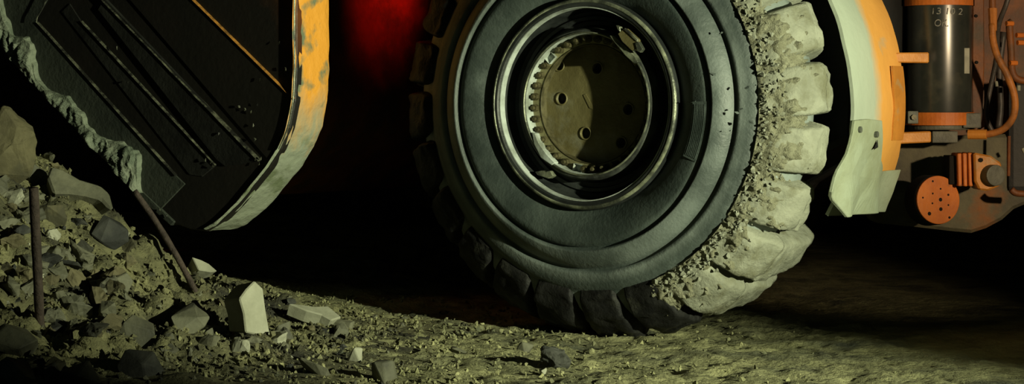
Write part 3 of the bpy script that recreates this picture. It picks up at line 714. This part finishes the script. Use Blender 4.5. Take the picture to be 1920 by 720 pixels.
# hoses
h1 = eq('hose', tube([PQ(1860, 45, 7.86), PQ(1862, 75, 7.85), PQ(1870, 105, 7.84), PQ(1888, 140, 7.83), PQ(1902, 180, 7.83), PQ(1901, 215, 7.84), PQ(1884, 240, 7.86), PQ(1856, 251, 7.88), PQ(1818, 253, 7.90)], .0125, 12), M['hose'], smooth=True, label='orange stained hose looping beside the reservoir')
eq('hose_fitting', cyl(PQ(1860, -30, 7.87), PQ(1861, 20, 7.87), .012, n=12), M['orange_dim'], h1)
eq('hose_fitting', cyl(PQ(1861, 16, 7.87), PQ(1862, 58, 7.86), .0165, .0135, n=8), M['hose'], h1)
eq('hose_fitting', cyl(PQ(1850, 252, 7.88), PQ(1815, 252, 7.90), .0175, n=12), M['orange'], h1)
eq('hose', tube([PQ(1898, -30, 7.92), PQ(1886, 10, 7.92), PQ(1872, 50, 7.95), PQ(1868, 110, 8.0), PQ(1856, 170, 8.02), PQ(1848, 215, 8.02), PQ(1862, 250, 8.02)], .009, 10), M['hose_dark'], smooth=True, label='thin dark hose behind the orange hose')
eq('hose', tube([PQ(1882, 60, 8.1), PQ(1874, 130, 8.1), PQ(1876, 200, 8.1), PQ(1872, 240, 8.1)], .012, 10), M['hose_dark'], smooth=True, label='short dark hose inside the hose loop')
pipe = eq('pipe', tube([PQ(1898, 40, 7.95), PQ(1893, 46, 7.95), PQ(1894, 70, 7.95), PQ(1896, 100, 7.95), PQ(1898, 135, 7.95), PQ(1912, 150, 7.95), PQ(1950, 152, 7.96)], .013, 10), M['orange_dim'], smooth=True, label='grimy orange bent pipe at the far right')
for (x, y) in ((1893, 44), (1912, 66), (1914, 80), (1900, 118)):
    p = PQ(x, y, 7.93); eq('pipe_clip', cyl(p-Vector((.012, 0, 0)), p+Vector((.014, .01, 0)), .009, n=8), M['orange_red'], pipe)
eq('rod', cyl(PQ(1892, 255, 7.98), PQ(1891, 330, 7.98), .006, n=8), M['orange_dim'], label='thin orange rod right of the motor')
eq('rear_block', pb(1890, 150, 1990, 360, 8.12, .2, .02), M['black'], label='black block behind the pipes')
eq('elbow', tube([PQ(1896, 355, 7.95), PQ(1905, 362, 7.95), PQ(1930, 364, 7.95)], .012, 8), M['orange_dim'], smooth=True)
eq('glossy_fitting', cyl(PQ(1868, 152, 8.05), PQ(1869, 162, 8.05), .006, n=8), M['silver'], back)
eq('glossy_fitting', cyl(PQ(1910, 160, 7.97), PQ(1910, 170, 7.97), .007, n=8), M['silver'], back)
eq('glossy_fitting', cyl(PQ(1917, 278, 7.97), PQ(1921, 286, 7.97), .006, n=8), M['silver'], back)

# ------------------------------------------------------------------ rubble heap
hx = [-3.0+.0155*i for i in range(int(2.75/.0155))]; hy = [6.0+.0165*i for i in range(int(3.2/.0165))]
me = grid(hx, hy, lambda x, y: heap(x, y) if heap_raw(x, y) > .02 else ground(x, y)-.05)
hp = new('rubble_heap', me, M['heap'], None, True)
tag(hp, 'heap of crushed yellowish grey rubble in the lower left', 'rubble heap', kind='stuff')

def hull(pts, bv=0.0):
    bm = bmesh.new()
    for p in pts: bm.verts.new(p)
    r = bmesh.ops.convex_hull(bm, input=bm.verts[:])
    bmesh.ops.delete(bm, geom=[g for g in r['geom_interior'] if isinstance(g, bmesh.types.BMVert)], context='VERTS')
    bmesh.ops.dissolve_limit(bm, angle_limit=R_(14), verts=bm.verts, edges=bm.edges)
    if bv: bevel(bm, bv, 1, 20)
    return bm2me(bm)
def rock_mesh(seed, dims=(1, 1, 1), n=16, boxy=.5, bv=.03):
    rn = random.Random(seed); pts = []
    for _ in range(n):
        v = Vector((rn.gauss(0, 1), rn.gauss(0, 1), rn.gauss(0, 1))).normalized()
        m = max(abs(v.x), abs(v.y), abs(v.z)); v = v*(1-boxy) + (v/m)*boxy*.85
        v *= rn.uniform(.85, 1.08); pts.append(Vector((v.x*dims[0], v.y*dims[1], v.z*dims[2]))*.5)
    return hull(pts, bv*min(dims))
def rough(me, amt, sc, cuts=2):
    bm = bmesh.new(); bm.from_mesh(me); bmesh.ops.triangulate(bm, faces=bm.faces)
    for _ in range(cuts): bmesh.ops.subdivide_edges(bm, edges=bm.edges, cuts=1, use_grid_fill=True)
    bm.normal_update()
    for v in bm.verts: v.co += v.normal*amt*fbm(v.co, 4, sc)
    return bm2me(bm)

HERO_PX = []
NICE = {'standing_slab': 'pale upright slab', 'long_stone': 'long pale curved stone', 'flat_slab': 'flat bright slab', 'pointed_stone': 'bright pointed stone', 'boulder': 'large brown boulder',
        'dark_boulder': 'dark wedge shaped stone', 'black_stone': 'black angular stone', 'tilted_block': 'grey tilted block', 'smooth_slab': 'smooth greenish slab', 'square_stone': 'square grey stone',
        'yellow_stone': 'yellowish faceted stone', 'wide_block': 'broad sloping block', 'left_block': 'dull block at the left edge', 'corner_rock': 'rock in the lower left corner', 'dark_ledge': 'dark hollowed stone',
        'crest_rock': 'small pale crest rock', 'cube_stone': 'pale cube shaped stone', 'foot_block': 'grey foot block', 'leaning_rock': 'shaggy leaning rock', 'long_rock': 'narrow slantwise rock',
        'pale_lump': 'pale lump between the bars', 'ground_rock': 'dark craggy rock', 'ground_stone': 'small flat floor stone', 'round_pebble': 'round pale pebble', 'floor_stone': 'grey floor stone'}
def hero(name, label, px, py, dims_px, m, seed, rot=(0, 0, 0), n=18, boxy=.6, sink=.25, rgh=0, sc=10, nearer=0.0):
    p = on_ground(px, py + dims_px[1]*.35)
    k = p.y/F
    d = (dims_px[0]*k, dims_px[2]*k, dims_px[1]*k)
    me = rock_mesh(seed, d, n, boxy)
    if rgh: me = rough(me, rgh*min(d), sc)
    me.transform(Euler([R_(a) for a in rot]).to_matrix().to_4x4())
    zmin = min(v.co.z for v in me.vertices); zmax = max(v.co.z for v in me.vertices)
    q = P(px, py, p.y); z = surf(q.x, q.y)
    o = new(name, me, m); o.location = (q.x, q.y-nearer, z - zmin - sink*(zmax-zmin))
    tag(o, label, 'rock'); HERO_PX.append((px, py, max(dims_px[:2])/2, NICE[name])); return o
def slab(name, label, outline, Y, nrm, thick, m, bv=.004, taper=.92, rgh=0, cat='rock'):
    nrm = Vector(nrm).normalized(); cx = sum(x for x, _ in outline)/len(outline); cy = sum(y for _, y in outline)/len(outline)
    c = P(cx, cy, Y); cc = Vector((0, 0, CH)); pts = []
    for x, y in outline:
        v = ray(x, y); t = (c-cc).dot(nrm)/v.dot(nrm); pts.append(cc+v*t)
    me = prism(pts, -nrm, thick, bv, taper)
    if rgh: me = rough(me, rgh, 9)
    o = new(name, me); me.materials.append(m)
    o.location = c
    me.transform(Matrix.Translation(-c)); tag(o, label, cat); 
    xs = [x for x, _ in outline]; ys = [y for _, y in outline]
    HERO_PX.append((cx, cy, max(max(xs)-min(xs), max(ys)-min(ys))/2, NICE[name])); return o
def yat(px, py): return on_ground(px, py).y

slab('standing_slab', 'pale upright slab with dark left side standing at the heap edge', [(449, 560), (462, 542), (478, 526), (494, 541), (499, 580), (508, 632), (484, 628), (461, 624), (457, 588)], yat(484, 622)-.02, (.72, -.69, .10), .085, M['rock_pale'], .004, .9)
slab('long_stone', 'long pale curved stone near the top of the heap', [(88, 330), (96, 310), (118, 316), (150, 335), (190, 347), (207, 362), (215, 393), (204, 390), (190, 374), (160, 366), (130, 362), (100, 362)], yat(150, 368)-.05, (.45, -.75, .50), .12, M['rock'], .012, .75)
slab('flat_slab', 'flat bright slab lying at the right foot of the heap', [(541, 568), (560, 570), (590, 574), (615, 573), (641, 594), (622, 600), (604, 590), (575, 582)], yat(600, 600)-.10, (.35, -.45, .85), .05, M['rock_pale'], .004, .95)
slab('pointed_stone', 'small bright pointed stone on the heap crest', [(360, 481), (378, 487), (392, 494), (408, 508), (396, 510), (372, 506)], yat(385, 512)-.10, (.5, -.7, .5), .06, M['rock_pale'], .003, .8)
hero('boulder', 'large brown rounded boulder at the left picture edge', 8, 262, (125, 200, 120), M['rock_brown'], 11, (0, 10, 20), 26, .35, .25, .10, 7)
hero('dark_boulder', 'dark wedge shaped stone beside the brown boulder', 66, 326, (66, 66, 60), M['rock'], 12, (0, 20, 30), 14, .5, .35)
hero('black_stone', 'black angular stone at the bottom left of the heap', 268, 672, (104, 84, 70), M['rock_dark'], 23, (10, 15, 25), 14, .55, .3, nearer=.03)
hero('tilted_block', 'grey block tilted over below the thin steel bar', 352, 596, (92, 66, 70), M['rock'], 14, (15, -12, 38), 14, .85, .3)
hero('smooth_slab', 'smooth greenish slab in the middle of the heap', 258, 612, (74, 84, 50), M['rock'], 25, (-20, 20, 10), 14, .7, .3)
hero('square_stone', 'square grey stone left of the thin steel bar', 226, 528, (44, 44, 40), M['rock'], 16, (0, 15, 30), 12, .9, .3)
hero('yellow_stone', 'yellowish faceted stone beside the upright steel bar', 100, 398, (60, 58, 50), M['rock_brown'], 17, (20, 10, 0), 14, .5, .3)
hero('wide_block', 'broad sloping block at the bottom edge of the heap', 152, 692, (120, 76, 90), M['rock'], 18, (20, 24, 30), 14, .85, .35)
hero('left_block', 'dull block at the lower left picture corner', 26, 628, (110, 62, 80), M['rock'], 19, (10, 22, 10), 14, .8, .35)
hero('corner_rock', 'grey rock in the very corner lower left', 22, 690, (100, 66, 80), M['rock'], 39, (20, 12, 40), 14, .75, .35)
hero('dark_ledge', 'dark hollowed stone under the crest of the heap', 206, 432, (86, 60, 60), M['rock_dark'], 20, (0, 30, 20), 14, .5, .35)
hero('crest_rock', 'small pale rock on the crest beside the dark stone', 232, 440, (30, 28, 26), M['rock_pale'], 41, (0, 30, 20), 12, .5, .3)
hero('cube_stone', 'pale cube shaped stone at the heap foot', 672, 664, (48, 42, 44), M['rock_pale'], 21, (8, 6, 40), 14, .95, .25)
hero('foot_block', 'grey block right of the cube shaped stone', 716, 692, (62, 56, 50), M['rock'], 22, (5, -8, 48), 14, .95, .3)
hero('leaning_rock', 'shaggy grey rock leaning right of the pale upright slab', 528, 612, (38, 56, 40), M['rock'], 43, (15, 10, 20), 14, .6, .25)
hero('long_rock', 'narrow rock lying slantwise below the heap foot', 592, 690, (84, 30, 40), M['rock'], 24, (0, 32, 10), 14, .7, .3)
hero('pale_lump', 'pale lump between the two steel bars', 96, 470, (44, 54, 40), M['rock'], 45, (0, 10, 30), 14, .5, .4)
hero('ground_rock', 'dark craggy rock on the floor in front of the tyre', 1040, 668, (74, 46, 60), M['rock_dark'], 26, (0, 5, 20), 22, .4, .2, .22, 26)
hero('ground_stone', 'small flat stone alone on the open floor', 856, 655, (44, 18, 30), M['rock'], 27, (0, 12, 10), 12, .7, .25)
hero('round_pebble', 'round pale pebble at the foot of the dark craggy rock', 1017, 694, (18, 18, 18), M['rock_pale'], 28, (0, 0, 0), 22, .2, .25)
hero('floor_stone', 'grey stone on the floor left of the dark craggy rock', 985, 648, (36, 28, 30), M['rock'], 29, (0, 8, 25), 14, .6, .35)

# steel bars
def bar(label, pts, r, Ys):
    w3 = [P(x, y, Y) for (x, y), Y in zip(pts, Ys)]
    c = w3[-1].copy(); me = tube([q-c for q in w3], r, 10, lambda t: r*(1+.12*fbm((t*9, 1, 1), 3, 1)))
    o = new('steel_bar', me, M['rust'], None, True); o.location = c; tag(o, label, 'bar', 'steel bars sticking out of the heap'); return o
ya = yat(74, 612); bar('upright rusty steel bar on the left of the heap', [(63, 352), (66, 420), (70, 500), (73, 570), (76, 640)], .0145, [ya-.10, ya-.08, ya-.05, ya-.02, ya+.03])
yb = yat(368, 545); bar('thin leaning rusty steel bar below the bucket', [(252, 358), (290, 412), (330, 478), (362, 538), (384, 585)], .0105, [yb+.06, yb+.05, yb+.03, yb, yb-.0])

# loose rocks: one object each
tmpl = []
for i in range(14):
    rn = random.Random(100+i); tmpl.append(rough(rock_mesh(200+i, (1, rn.uniform(.55, 1), rn.uniform(.4, .85)), 13, rn.uniform(.3, .9), .0), .10, 2.6, 2))
tvar = {}
def tm(i, mname):
    if (i, mname) not in tvar:
        me = tmpl[i].copy(); me.materials.append(M[mname]); tvar[(i, mname)] = me
    return tvar[(i, mname)]
rn = random.Random(5); cnt = 0
def crest(x): return 180 + (590-180)*max(0, min(1, (x/640)))
tries = 0
while cnt < 285 and tries < 5000:
    tries += 1
    px = rn.uniform(0, 760); py = rn.uniform(210, 722)
    if py < crest(px)+6 or py > 722: continue
    if any(abs(px-hx_) < hr*.75 and abs(py-hy_) < hr*.75 for hx_, hy_, hr, _ in HERO_PX): continue
    p = on_ground(px, py)
    if p is None or p.y > 9: continue
    s = 12+58*rn.random()**2.4
    if px > 250 and py < 610: s = 9 + (s-12)*.25
    if heap_raw(p.x, p.y) < .06: s = min(s, 16)
    if heap_raw(p.x, p.y) < .0 and rn.random() < .7: continue
    mn = rn.choices(['rock', 'rock_brown', 'rock_pale', 'rock_dark'], [6, 4, .7, 2])[0]
    zone = 'foot' if heap_raw(p.x, p.y) < .16 else ('lower' if py > 520 else 'upper')
    o = new('loose_rock', tm(rn.randrange(14), mn)); k = s*p.y/F; o.scale = (k*rn.uniform(.8, 1.2), k*rn.uniform(.8, 1.2), k*rn.uniform(.8, 1.2))
    o.rotation_euler = (rn.uniform(-.7, .7), rn.uniform(-.7, .7), rn.uniform(0, 6.28)); o.location = (p.x, p.y, p.z + k*.10)
    nh = min(HERO_PX, key=lambda h: (h[0]-px)**2+(h[1]-py)**2); near = nh[3]
    side = ('right of' if px > nh[0] else 'left of') if abs(px-nh[0]) > abs(py-nh[1]) else ('just below' if py > nh[1] else 'just above')
    lb = '%s %s loose rock %s the %s' % ('chunky' if s > 27 else 'small' if s < 16 else 'fist sized', {'rock': 'grey', 'rock_brown': 'brown', 'rock_pale': 'pale', 'rock_dark': 'dark'}[mn], side, near)
    tag(o, lb, 'rock', 'loose rocks around the ' + near); cnt += 1

# gravel: uncountable
def gravel(n, seed, sampler, s0, s1):
    rn = random.Random(seed); vs, fs = [], []
    base = [(tuple(v.co for v in t.vertices), tuple(tuple(p.vertices) for p in t.polygons)) for t in [rock_mesh(300+i, (1, .85, .7), 9, .5, 0) for i in range(8)]]
    for _ in range(n):
        x, y, sc = sampler(rn)
        s = (s0+(s1-s0)*rn.random()**2.5)*sc; z = surf(x, y); b, f = rn.choice(base)
        rot = Euler((rn.uniform(0, 6), rn.uniform(0, 6), rn.uniform(0, 6))).to_matrix(); k = len(vs)
        c = Vector((x, y, z+s*.15)); vs += [c + rot @ (v*s) for v in b]; fs += [tuple(i+k for i in q) for q in f]
    return mesh(vs, fs)
def s_heap(rn):
    while True:
        x, y = rn.uniform(-2.0, -.15), rn.uniform(6.5, 8.6); h = heap_raw(x, y)
        if h > .05 or rn.random() < .25*math.exp(-((.05-h)/.03)): return x, y, 1
def s_floor(rn):
    x = min(2.0, -1.0+abs(rn.gauss(0, .8))); y = rn.uniform(6.5, 9.2); return x, y, (1 if x < .9 else .5)
o = new('gravel', gravel(7000, 1, s_heap, .008, .034), M['heap'], hp); o['kind'] = 'stuff'
o = new('grit', gravel(2600, 2, s_floor, .006, .026), M['ground'], fl); o['kind'] = 'stuff'
